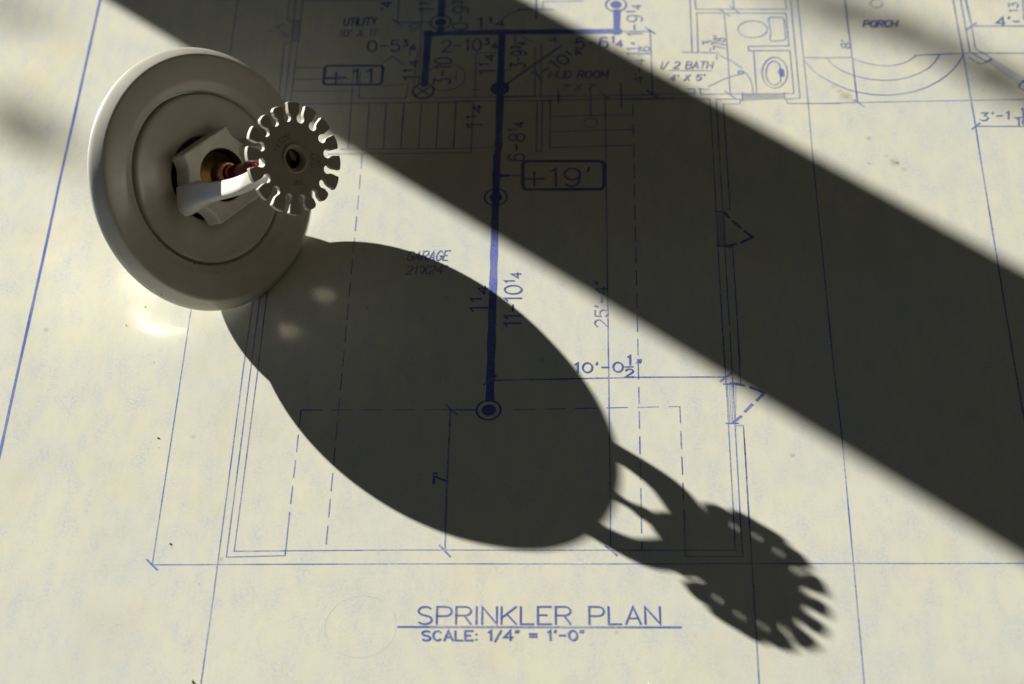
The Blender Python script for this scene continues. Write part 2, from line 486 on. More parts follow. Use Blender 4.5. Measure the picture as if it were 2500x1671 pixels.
# the plan, in millimetres on the sheet: part -> (line width, points)
LINES = {
 'sheet_border_line': [
  (0.66, [(-159.9, 138.07), (-160.35, -55.33), (-160.39, -67.28)]),
 ],
 'left_extension_line': [
  (0.27, [(-115.28, 135.11), (-115.24, 123.31), (-114.87, -26.78), (-114.73, -90.22)]),
  (0.42, [(-116.4, -88.91), (-113.19, -92.17)]),
 ],
 'base_dimension_line': [
  (0.27, [(-114.89, -90.59), (-48.82, -90.46), (115.85, -90.71)]),
 ],
 'garage_wall_line': [
  (0.27, [(-98.72, 128.83), (-98.63, 122.97), (-98.44, 113.08)]),
  (0.27, [(-98.4, 102.88), (-98.05, 82.24), (-97.66, -3.78), (-97.94, -26.92), (-97.92, -99.18), (-98.17, -127.22)]),
  (0.27, [(-96.59, 128.78), (-96.56, 122.93), (-96.22, 103.07), (-96.05, 78.74), (-95.79, -2.74), (-95.88, -26.93), (-95.93, -88.31), (-80.82, -87.92), (-80.96, -86.4)]),
  (0.27, [(-94.47, 128.74), (-94.32, 122.88), (-94.19, 103.03), (-94.13, 77.84), (-93.98, -1.1), (-93.89, -26.95), (-94.08, -86.53), (-49.04, -86.27), (33.88, -86.51)]),
  (0.27, [(-98.4, 102.88), (-96.21, 102.93)]),
  (0.27, [(33.56, 75.48), (33.69, 52.05), (33.64, 55.42), (33.55, -27.99), (33.7, -13.62), (33.83, -81.12), (33.67, -86.61)]),
  (0.27, [(35.52, 75.66), (35.44, 52.03), (35.5, 55.39), (35.55, -28), (35.49, -81.12), (35.63, -88.42), (21.1, -88.37)]),
  (0.27, [(42.59, 73.42), (37.52, 73.42), (37.63, 51.99), (37.59, 55.36), (37.63, 30.13), (35.37, 30.16)]),
  (0.27, [(35.65, 15.75), (37.73, 15.49), (37.8, -28.02), (37.64, -13.65), (37.65, -32.99), (36.03, -33.29)]),
  (0.27, [(35.72, -47.43), (37.7, -47.23), (37.65, -81.13), (37.77, -48.69), (37.76, -125.05), (37.99, -127.16)]),
 ],
 'window_symbol_utility': [
  (0.38, [(-98.22, 113.03), (-93.46, 112.84)]),
  (0.38, [(-96.54, 103.8), (-93.61, 103.65)]),
  (0.15, [(-96.69, 112.58), (-96.36, 103.89)]),
  (0.15, [(-96.28, 112.58), (-95.93, 103.88)]),
  (0.15, [(-95.87, 112.57), (-95.5, 103.87)]),
  (0.15, [(-95.46, 112.56), (-95.07, 103.86)]),
  (0.15, [(-95.05, 112.55), (-94.64, 103.85)]),
  (0.15, [(-94.63, 112.54), (-94.21, 103.84)]),
  (0.15, [(-94.22, 112.54), (-93.79, 103.84)]),
  (0.38, [(-99.37, 111.81), (-101.6, 110.24), (-100.4, 109.21)]),
  (0.38, [(-99.65, 107.91), (-97.38, 105.45)]),
 ],
 'window_symbol_garage': [
  (0.38, [(33.3, 29.45), (36.01, 29.42)]),
  (0.38, [(33.36, 16.31), (37.89, 15.96)]),
  (0.12, [(34.11, 29.26), (33.94, 16.43)]),
  (0.12, [(34.58, 29.25), (34.4, 16.42)]),
  (0.12, [(35.06, 29.24), (34.85, 16.42)]),
  (0.12, [(35.53, 29.24), (35.31, 16.41)]),
  (0.12, [(36.01, 29.23), (35.77, 16.41)]),
  (0.7, [(36, 29.05), (37.27, 27.07)]),
  (0.7, [(38.11, 25.84), (40.45, 22.9)]),
  (0.7, [(41.29, 21.86), (43.63, 19.43), (40.18, 17.37)]),
  (0.7, [(38.82, 16.79), (35.67, 16.23)]),
 ],
 'window_symbol_lower': [
  (0.38, [(33.04, -33.4), (37.78, -33.3)]),
  (0.38, [(33.17, -46.56), (36.45, -46.58)]),
  (0.11, [(34.08, -33.63), (34.11, -46.43)]),
  (0.11, [(34.65, -33.64), (34.51, -46.43)]),
  (0.11, [(35.22, -33.64), (34.9, -46.44)]),
  (0.11, [(35.79, -33.64), (35.3, -46.44)]),
  (0.11, [(36.36, -33.65), (35.7, -46.44)]),
  (0.7, [(34.98, -33.19), (36.72, -33.38), (38.62, -33.98)]),
  (0.7, [(40.17, -34.57), (42.22, -35.47), (43.74, -36.5), (41.69, -38.99)]),
  (0.7, [(40.4, -40.3), (38.37, -42.69)]),
  (0.7, [(37.26, -44.2), (35.26, -46.14)]),
 ],
 'right_extension_line': [
  (0.27, [(62.81, 127.36), (62.82, 119.64), (62.95, 92.59), (63.03, 73.51), (62.82, 54.98), (62.99, -28.22), (63.39, -48.85), (63, -127.14)]),
  (0.27, [(56.75, 73.35), (66.32, 73.24), (96.06, 73.71), (127.54, 73.99), (134.85, 74.06)]),
 ],
 'far_extension_line': [
  (0.38, [(111.64, 93.38), (111.83, 63.08), (111.69, 50.9), (111.58, -28.61), (111.91, -59.73)]),
 ],
 'overhead_door_line': [
  (0.27, [(-70.61, 53.96), (-70.61, 48.36)]),
  (0.27, [(-70.61, 45.66), (-70.61, 40.06)]),
  (0.27, [(-70.61, 37.36), (-70.61, 31.76)]),
  (0.27, [(-70.61, 29.06), (-70.61, 23.46)]),
  (0.27, [(-70.61, 20.76), (-70.61, 15.16)]),
  (0.27, [(-70.61, 12.46), (-70.61, 6.86)]),
  (0.27, [(-70.61, 4.16), (-70.61, -1.44)]),
  (0.27, [(-70.61, -4.14), (-70.61, -9.74)]),
  (0.27, [(-70.61, -12.44), (-70.6, -18.04)]),
  (0.27, [(-70.6, -20.74), (-70.6, -26.34)]),
  (0.27, [(-70.6, -29.04), (-70.6, -34.64)]),
  (0.27, [(-70.6, -37.34), (-70.6, -42.94)]),
  (0.27, [(-70.6, -45.64), (-70.6, -51.24)]),
  (0.27, [(-70.6, -53.94), (-70.6, -59.54)]),
  (0.27, [(-70.6, -62.24), (-70.6, -67.84)]),
  (0.27, [(-70.6, -70.54), (-70.6, -76.14)]),
  (0.27, [(-70.6, -78.84), (-70.6, -84.44)]),
  (0.27, [(-80.78, -41.33), (-80.8, -46.93)]),
  (0.27, [(-80.8, -49.63), (-80.82, -55.23)]),
  (0.27, [(-80.83, -57.93), (-80.84, -63.53)]),
  (0.27, [(-80.85, -66.23), (-80.87, -71.83)]),
  (0.27, [(-80.87, -74.53), (-80.89, -79.8)]),
  (0.27, [(-80.89, -79.8), (-80.82, -87.92)]),
  (0.27, [(-80.78, -41.33), (-75.18, -41.35)]),
  (0.27, [(-72.48, -41.36), (-66.88, -41.38)]),
  (0.27, [(-64.18, -41.39), (-58.58, -41.41)]),
  (0.27, [(-55.88, -41.41), (-50.28, -41.43)]),
  (0.27, [(-47.58, -41.44), (-42.67, -41.46)]),
  (0.27, [(-23.36, -41.66), (-17.76, -41.55)]),
  (0.27, [(-15.06, -41.5), (-9.46, -41.4)]),
  (0.27, [(-6.76, -41.35), (-1.16, -41.24)]),
  (0.27, [(1.54, -41.19), (7.13, -41.08)]),
  (0.27, [(9.83, -41.03), (15.43, -40.93)]),
  (0.27, [(18.13, -40.88), (21.05, -40.82)]),
  (0.27, [(10.27, 73.69), (10.27, 68.09)]),
  (0.27, [(10.26, 65.39), (10.26, 59.79)]),
  (0.27, [(10.26, 57.09), (10.25, 51.49)]),
  (0.27, [(10.25, 48.79), (10.25, 43.19)]),
  (0.27, [(10.25, 40.49), (10.24, 34.89)]),
  (0.27, [(10.24, 32.19), (10.23, 26.59)]),
  (0.27, [(10.23, 23.89), (10.23, 18.29)]),
  (0.27, [(10.23, 15.59), (10.22, 9.99)]),
  (0.27, [(10.22, 7.29), (10.22, 1.69)]),
  (0.27, [(10.21, -1.01), (10.21, -6.61)]),
  (0.27, [(10.21, -9.31), (10.2, -14.91)]),
  (0.27, [(10.2, -17.61), (10.2, -23.21)]),
  (0.27, [(10.2, -25.91), (10.19, -31.51)]),
  (0.27, [(10.19, -34.21), (10.18, -39.81)]),
  (0.27, [(10.18, -42.51), (10.18, -48.11)]),
  (0.27, [(10.18, -50.81), (10.17, -56.41)]),
  (0.27, [(10.17, -59.11), (10.17, -64.71)]),
  (0.27, [(10.16, -67.41), (10.16, -73.01)]),
  (0.27, [(10.16, -75.71), (10.15, -81.31)]),
  (0.27, [(10.15, -84.01), (10.15, -86.29)]),
  (0.27, [(21.05, -40.82), (21.07, -46.42)]),
  (0.27, [(21.08, -49.12), (21.09, -54.72)]),
  (0.27, [(21.1, -57.42), (21.12, -63.02)]),
  (0.27, [(21.13, -65.72), (21.14, -71.32)]),
  (0.27, [(21.15, -74.02), (21.17, -79.52)]),
  (0.27, [(21.12, -79.77), (21.1, -88.37)]),
 ],
 'depth_dimension_line': [
  (0.27, [(1.87, 77.72), (2.01, 55.9), (2.07, -13.33), (2.24, -68.28), (2.17, -85.63)]),
  (0.38, [(0.81, -85.14), (3.88, -88.08)]),
  (0.38, [(0.37, 79.25), (3.36, 76.2)]),
 ],
 'pipe_run': [
  (1.85, [(-54.13, 105.89), (-46.33, 106.42), (-30.12, 106.57), (6.74, 106.21)]),
  (1.85, [(-53.37, 107.02), (-53.41, 83.21)]),
  (1.85, [(-50.07, 133.7), (-49.73, 121.96), (-49.57, 114.51)]),
  (1.85, [(-49.48, 108.77), (-49.47, 106.26)]),
  (1.85, [(5.9, 115.71), (5.67, 105.28)]),
  (1.85, [(-30.17, 106.34), (-29.98, 52.99), (-30.38, 56.39), (-30.06, -13.04), (-29.93, -38.19)]),
 ],
 'main_pipe_leader': [
  (0.52, [(-28.33, 83.21), (-11.56, 99.89)]),
 ],
 'riser_symbol': [
  (0.38, [(-56.03, 82.72), (-51.11, 78.53)]),
  (0.38, [(-51.3, 82.64), (-56.04, 78.76)]),
 ],
 'tub_symbol': [
  (0.27, [(-46.1, 86.69), (-43.73, 86.65)]),
  (0.27, [(-43.8, 88.65), (-43.66, 84.8)]),
 ],
 'elevation_tag': [
  (0.85, [(0.17, 50.16), (0.63, 50.03), (1.01, 49.67), (1.26, 49.13), (1.35, 48.51), (1.3, 40.34), (1.21, 39.73), (0.95, 39.21), (0.56, 38.86), (0.11, 38.75), (-21.23, 39.04), (-21.68, 39.17), (-22.07, 39.52), (-22.34, 40.05), (-22.44, 40.67), (-22.59, 48.85), (-22.51, 49.48), (-22.26, 50.01), (-21.88, 50.36), (-21.43, 50.48), (0.17, 50.16)]),
  (0.75, [(-67.53, 92.08), (-67.18, 91.97), (-66.88, 91.68), (-66.69, 91.25), (-66.63, 90.75), (-66.7, 85.06), (-66.77, 84.57), (-66.97, 84.16), (-67.27, 83.88), (-67.62, 83.79), (-83.77, 84.07), (-84.12, 84.17), (-84.41, 84.46), (-84.61, 84.88), (-84.69, 85.38), (-84.72, 91.08), (-84.65, 91.58), (-84.45, 92), (-84.16, 92.28), (-83.81, 92.37), (-67.53, 92.08)]),
  (0.38, [(-29.97, 44.75), (-22.68, 44.65)]),
  (0.9, [(-28.95, 44.69), (-26.75, 44.71)]),
 ],
 'width_dimension_line': [
  (0.38, [(-29.41, -31.59), (-4.54, -31.24), (-12.95, -31.35), (9.7, -30.86), (33.85, -30.95)]),
  (0.52, [(32.2, -32.5), (35.5, -29.49)]),
  (0.52, [(-31.64, -33.11), (-28.45, -30.04)]),
 ],
 'seven_foot_dimension_line': [
  (0.38, [(-40.4, -41.83), (-40.35, -68.09), (-40, -86.84)]),
  (0.52, [(-41.75, -39.81), (-38.51, -43.17)]),
  (0.52, [(-41.44, -84.86), (-38.62, -88.3)]),
  (0.38, [(-42.67, -41.46), (-33.08, -41.63)]),
 ],
 'entry_dimension_line': [
  (0.38, [(6.86, 106.17), (16.15, 105.99), (16.32, 77.69), (1.71, 77.6)]),
  (0.52, [(14.79, 107.74), (17.67, 104.87)]),
  (0.52, [(14.71, 79.65), (17.8, 76.39)]),
 ],
 'upper_dimension_line': [
  (0.38, [(-63.45, 125.07), (-63.3, 112.25)]),
  (0.52, [(-64.92, 112.97), (-61.76, 109.92)]),
  (0.38, [(-63.27, 111.65), (-52.83, 111.44)]),
 ],
 'interior_wall_line': [
  (0.27, [(-93.48, 122.39), (-70.22, 122.15)]),
  (0.27, [(-94.28, 91.61), (-85.16, 91.75)]),
  (0.27, [(-94.14, 86.54), (-76.59, 86.45)]),
  (0.27, [(-93.98, 81.3), (-75.14, 81.19)]),
  (0.27, [(-75.8, 90.61), (-75.05, 56.45)]),
  (0.27, [(-73.57, 89.47), (-73.25, 78.01), (-58.92, 77.68), (-58.38, 84.6)]),
  (0.27, [(-66.25, 83.08), (-59.55, 83.75)]),
  (0.27, [(-56.13, 123.03), (-55.42, 99.14), (-55.09, 83.24)]),
  (0.27, [(-56.16, 98.26), (-56.78, 83.27)]),
  (0.27, [(-58.6, 100.55), (-58.7, 96.52)]),
  (0.27, [(-66.72, 93.46), (-63.95, 96.26), (-60.01, 92.1)]),
  (0.27, [(-52.27, 104.72), (-52.5, 96.4)]),
  (0.3, [(-90.75, 75.76), (-56.08, 75.7), (-38.85, 75.84)]),
  (0.3, [(-50.1, 77.53), (-45.17, 77.66), (-19.42, 77.87)]),
  (0.3, [(-38.84, 75.63), (-45.1, 76.07), (-18.85, 75.85)]),
  (0.47, [(-19.61, 123.21), (-19.55, 112.53)]),
  (0.47, [(-25.34, 116.89), (-14.34, 116.67)]),
  (0.27, [(-30.41, 112.06), (-29.05, 114.1), (-27.51, 115.46), (-24.7, 116.42)]),
  (0.27, [(-17.64, 117.34), (-17.52, 120.36), (-4.77, 120.57)]),
  (0.27, [(-19.74, 99.37), (-19.49, 78.09)]),
  (0.27, [(-17.75, 100.68), (-17.67, 78.06)]),
  (0.27, [(-18.73, 75.72), (-18.73, 54.37), (-17.16, 54.15), (-17.07, 75.6)]),
  (0.27, [(-16.98, 75.77), (-14.26, 75.64)]),
  (0.27, [(-14.71, 75.22), (-14.67, 56.04)]),
  (0.27, [(-14.8, 69.03), (9.88, 69.3)]),
  (0.27, [(-14.65, 62.57), (9.93, 63.02)]),
  (0.27, [(-14.67, 55.95), (9.78, 56.49)]),
  (0.27, [(-2.5, 81.03), (-2.47, 68.74)]),
  (0.27, [(-38.07, 97.03), (-37.75, 77.97)]),
  (0.27, [(-38.07, 97.12), (-31.13, 97.35)]),
  (0.27, [(-29.4, 77.48), (-17.91, 77.63), (1.71, 77.68)]),
  (0.27, [(-26.05, 105.58), (-25.93, 99.94)]),
  (0.27, [(-23.85, 104.4), (-20.39, 101.63)]),
  (0.27, [(7.27, 75.71), (23.31, 75.87)]),
  (0.27, [(-28.92, 89.11), (-26.95, 89.74)]),
  (0.27, [(-38.91, 81.01), (-36.48, 80.96)]),
  (0.38, [(-21.09, 87.44), (-19.58, 88.64), (-17.45, 84.23)]),
  (0.38, [(-12.34, 80.33), (-12.15, 74.54)]),
  (0.38, [(6.66, 82.81), (6.83, 72.23)]),
  (0.3, [(-18.79, 75.85), (10.93, 76.29), (33.57, 75.7)]),
 ],
 'stair_tread_line': [
  (0.27, [(-69.9, 75.8), (-69.69, 56.58)]),
  (0.27, [(-64.73, 75.72), (-64.47, 56.5)]),
  (0.27, [(-59.26, 75.62), (-59.26, 56.42)]),
  (0.27, [(-53.95, 75.54), (-53.9, 56.34)]),
  (0.27, [(-48.65, 75.45), (-48.69, 56.26)]),
  (0.27, [(-43.34, 75.36), (-43.49, 56.18)]),
  (0.27, [(-43.57, 75.49), (-43.28, 56.59)]),
  (0.27, [(-38.12, 75.61), (-38.16, 54.58)]),
  (0.27, [(-77.43, 56.36), (-38.18, 56.1), (-31.26, 56.45)]),
  (0.27, [(-80.86, 54.4), (-38.12, 54.25), (-38.01, 54.54)]),
  (0.27, [(-70.86, 54.22), (-70.7, 50.45)]),
 ],
 'bath_plan_line': [
  (0.27, [(28.99, 121.27), (28.86, 96.46)]),
  (0.27, [(30.56, 121.24), (30.66, 115.9), (59.19, 115.32), (58.83, 120.65)]),
  (0.27, [(25.8, 96.38), (37.24, 95.77)]),
  (0.27, [(30.7, 96.42), (30.91, 114.19), (58.77, 113.49), (58.83, 98.57)]),
  (0.27, [(60.61, 120.61), (60.68, 75.58), (56.43, 75.31)]),
  (0.27, [(46.24, 98.58), (58.84, 98.66)]),
  (0.27, [(46.24, 98.58), (46.32, 96.58), (58.95, 96.56), (58.96, 77.62)]),
  (0.27, [(47.82, 96.55), (47.74, 77.59)]),
  (0.27, [(31.1, 77.75), (58.96, 77.62)]),
  (0.27, [(35.51, 75.54), (42.75, 75.46), (42.5, 73.34)]),
  (0.27, [(10.95, 77.7), (29.01, 78.08), (29.08, 80.14)]),
  (0.27, [(27.12, 80.09), (28.98, 80.1)]),
  (0.27, [(30.73, 80.24), (30.86, 77.88)]),
  (0.27, [(30.28, 80.12), (33.58, 79.76)]),
  (0.27, [(33.17, 80.93), (39.21, 84.85), (44.28, 86.63)]),
  (0.27, [(44.9, 86.92), (46.12, 84.08), (46.62, 81.05), (46.69, 77.61)]),
  (0.27, [(42.51, 120.99), (42.74, 115.88)]),
  (0.27, [(56.56, 75.1), (56.75, 73.35), (72.45, 73.09)]),
  (0.27, [(37.2, 94.75), (40.46, 92.48), (43.94, 88.91)]),
  (0.27, [(58.78, 107.7), (58.7, 102.37)]),
  (0.27, [(34.59, 98.13), (34.46, 96.35)]),
  (0.27, [(36.45, 94.99), (36.21, 92.78)]),
  (0.27, [(21.61, 88.34), (34.5, 87.94)]),
 ],
 'bath_dimension_line': [
  (0.27, [(39.52, 113.19), (39.76, 97.37), (39.74, 77.73)]),
  (0.38, [(38.07, 115.75), (41.2, 112.6)]),
  (0.38, [(41.41, 117.3), (44.26, 113.78)]),
  (0.38, [(38.15, 79.04), (41.35, 75.57)]),
 ],
 'bath_window_symbol': [
  (0.38, [(43.51, 78.09), (43.34, 74.68)]),
  (0.38, [(56.09, 78.09), (56.06, 75.11)]),
  (0.16, [(43.52, 77.24), (56.06, 77.54)]),
  (0.16, [(43.51, 76.68), (56.05, 77.04)]),
  (0.16, [(43.5, 76.13), (56.04, 76.53)]),
  (0.16, [(43.49, 75.57), (56.03, 76.03)]),
  (0.16, [(43.48, 75.02), (56.02, 75.53)]),
 ],
 'toilet_symbol': [
  (0.27, [(52.57, 106.23), (52.4, 105.38), (52.02, 104.58), (51.44, 103.86), (50.69, 103.27), (49.8, 102.83), (48.83, 102.57), (47.81, 102.49), (46.81, 102.61), (45.86, 102.91), (45.02, 103.38), (44.33, 104), (43.82, 104.73), (43.53, 105.55), (43.45, 106.41), (43.61, 107.26), (43.98, 108.07), (44.56, 108.79), (45.32, 109.39), (46.2, 109.83), (47.19, 110.1), (48.21, 110.18), (49.22, 110.06), (50.17, 109.76), (51.01, 109.28), (51.7, 108.65), (52.21, 107.91), (52.5, 107.09), (52.57, 106.23)]),
  (0.27, [(54.17, 111.75), (57.41, 111.55), (58.03, 110.53), (57.98, 101.71), (57.39, 101.05), (53.64, 100.85), (53.07, 101.49), (53.5, 104.72), (53.37, 107.89), (53.09, 110.63), (53.54, 111.53), (54.17, 111.75)]),
 ],
 'basin_symbol': [
  (0.27, [(57.61, 86.7), (57.42, 85.2), (57.05, 83.79), (56.51, 82.53), (55.84, 81.48), (55.06, 80.7), (54.22, 80.22), (53.36, 80.07), (52.51, 80.25), (51.73, 80.76), (51.05, 81.56), (50.5, 82.63), (50.11, 83.91), (49.9, 85.34), (49.88, 86.84), (50.06, 88.34), (50.43, 89.76), (50.96, 91.04), (51.63, 92.11), (52.42, 92.91), (53.27, 93.4), (54.14, 93.56), (55, 93.37), (55.79, 92.85), (56.47, 92.02), (57.02, 90.93), (57.41, 89.64), (57.6, 88.2), (57.61, 86.7)]),
  (0.27, [(54.81, 82.55), (54.46, 82.07), (54.09, 81.7), (53.71, 81.47), (53.31, 81.37), (52.93, 81.4), (52.55, 81.57), (52.21, 81.86), (51.89, 82.28), (51.62, 82.82), (51.39, 83.45), (51.22, 84.16), (51.11, 84.94), (51.06, 85.75), (51.08, 86.6), (51.16, 87.44), (51.3, 88.26), (51.5, 89.04), (51.75, 89.75), (52.04, 90.38), (52.38, 90.91), (52.74, 91.32), (53.13, 91.61), (53.52, 91.77), (53.92, 91.79), (54.3, 91.67), (54.66, 91.42), (54.99, 91.04), (55.28, 90.54)]),
  (0.27, [(55.3, 90.54), (55.65, 88.26), (55.31, 82.53)]),
  (0.4, [(55.26, 88.27), (55.28, 85.13)]),
  (0.4, [(55.61, 88.04), (55.64, 85.13)]),
  (0.4, [(55.98, 88.25), (56, 85.12)]),
  (0.4, [(56.33, 88.03), (56.37, 85.11)]),
  (0.3, [(54.57, 86.97), (56.54, 87.02)]),
 ],
 'door_swing_symbol': [
  (0.5, [(44.27, 87.07), (44.24, 86.93), (44.18, 86.8), (44.08, 86.69), (43.95, 86.6), (43.8, 86.53), (43.63, 86.48), (43.46, 86.47), (43.28, 86.49), (43.12, 86.54), (42.97, 86.61), (42.85, 86.71), (42.76, 86.83), (42.71, 86.96), (42.7, 87.09), (42.72, 87.23), (42.79, 87.36), (42.89, 87.47), (43.02, 87.57), (43.17, 87.64), (43.34, 87.68), (43.51, 87.69), (43.69, 87.67), (43.85, 87.62), (44, 87.55), (44.12, 87.45), (44.21, 87.33), (44.26, 87.2), (44.27, 87.07)]),
 ],
 'porch_plan_line': [
  (0.27, [(63, 93.3), (68.65, 93.07), (77.75, 93.12)]),
  (0.27, [(96.86, 93.56), (99.3, 93.78), (111.71, 94.04), (130.18, 93.91), (131.89, 93.88)]),
  (0.27, [(77.85, 92.46), (80.02, 91.32), (82.06, 90.41), (84.41, 89.66), (86.78, 89.23), (89.2, 89.23), (91.66, 89.8), (93.22, 90.38), (94.82, 91.27), (95.97, 92.26), (97.15, 93.42)]),
  (0.27, [(70, 92.82), (70.92, 90.96), (72, 89.28), (74.54, 86.96), (77.69, 85.04), (82.06, 83.45), (86.51, 82.85), (90.42, 83.08), (94.11, 84.1), (97.27, 85.69), (100.5, 87.89), (102.75, 90.69), (104.58, 93.73)]),
  (0.27, [(62.93, 92.29), (64.8, 88.53), (66.99, 85.45), (67.18, 85.22), (70.01, 82.79), (72.84, 80.59), (75.41, 79.05), (78.01, 77.93), (82.38, 76.79), (87.11, 76.41), (91.02, 76.86), (94.99, 77.86), (99.04, 79.62), (102.9, 82.22), (105.54, 84.55), (107.94, 87.32), (109.91, 90.12), (111.64, 93.38)]),
 ],
 'porch_dimension_line': [
  (0.33, [(77.71, 120.26), (77.64, 106.96), (77.75, 93.12), (77.72, 83.52), (77.8, 73.6)]),
  (0.38, [(76.98, 74.54), (79.56, 71.62)]),
 ],
 'house_wall_line': [
  (0.3, [(111.38, 119.56), (111.44, 104.95), (111.64, 93.38)]),
  (0.3, [(113.7, 119.51), (113.72, 104.91), (113.75, 94.66), (118.49, 90.18)]),
  (0.3, [(115.4, 119.48), (115.7, 106.22), (115.61, 96.39), (116.51, 95.05), (118.04, 93.92), (120.15, 91.46)]),
  (0.3, [(113.04, 92.47), (114.63, 90.6), (115.71, 89.58), (116.89, 89.43), (118.18, 90.1)]),
  (0.5, [(115.24, 119.48), (115.67, 106.45)]),
 ],
 'entry_door_symbol': [
  (0.55, [(118.18, 90.1), (120.15, 91.46)]),
  (0.14, [(118.64, 90.18), (127.1, 80.3)]),
  (0.14, [(119.03, 90.48), (127.81, 80.64)]),
  (0.14, [(119.42, 90.78), (128.52, 80.98)]),
  (0.14, [(119.81, 91.08), (129.24, 81.32)]),
  (0.14, [(120.2, 91.38), (129.95, 81.66)]),
  (0.5, [(126.77, 80.09), (129.19, 82.62)]),
  (0.3, [(127.42, 80.5), (126.61, 79.32), (128.03, 77.72)]),
 ],
 'room_dimension_line': [
  (0.42, [(116.04, 106.44), (133.54, 106.14)]),
  (0.5, [(113.85, 104.68), (117.33, 107.86)]),
  (0.3, [(112.25, 62.94), (127.71, 62.74)]),
  (0.36, [(110.49, 61.65), (113.23, 64.3)]),
  (0.3, [(133.01, 118.8), (132.04, 109.18)]),
 ],
 'title_underline': [
  (0.42, [(-50.73, -108.97), (19.34, -109.04)]),
 ],
 'fraction_bar': [
  (0.34, [(12.34, 94.85), (12.5, 99.21)]),
  (0.38, [(6.42, -27.28), (8.79, -27.23)]),
  (0.3, [(123.66, 66.42), (127.92, 66.47)]),
 ],
}
CIRCLES = [
  ('sprinkler_symbol', (-49.66, 111.38), 3.22, 0.42, 0),
  ('sprinkler_symbol', (-49.66, 111.38), 1.81, 0, 1),
  ('sprinkler_symbol', (5.59, 118.58), 3.21, 0.42, 0),
  ('sprinkler_symbol', (5.59, 118.58), 1.75, 0, 1),
  ('sprinkler_symbol', (-30.25, 36.09), 3.28, 0.42, 0),
  ('sprinkler_symbol', (-30.25, 36.09), 1.85, 0, 1),
  ('sprinkler_symbol', (-30.12, -41.72), 3.24, 0.42, 0),
  ('sprinkler_symbol', (-30.12, -41.72), 1.91, 0, 1),
  ('riser_symbol', (-53.67, 80.7), 3.21, 0.5, 0),
  ('pipe_fitting_symbol', (-30.2, 81.37), 2.36, 0.9, 0),
  ('pipe_fitting_symbol', (-30.2, 81.37), 1.37, 0.6, 0),
  ('tub_symbol', (-46.96, 86.7), 5.93, 0.27, 0),
  ('title_circle', (-60.11, -108.81), 8.89, 0.05, 0),
  ('step_symbol', (-2.53, 66.14), 1.96, 0.2, 0),
  ('porch_post_symbol', (87.33, 117.51), 1.85, 0.2, 0),
]
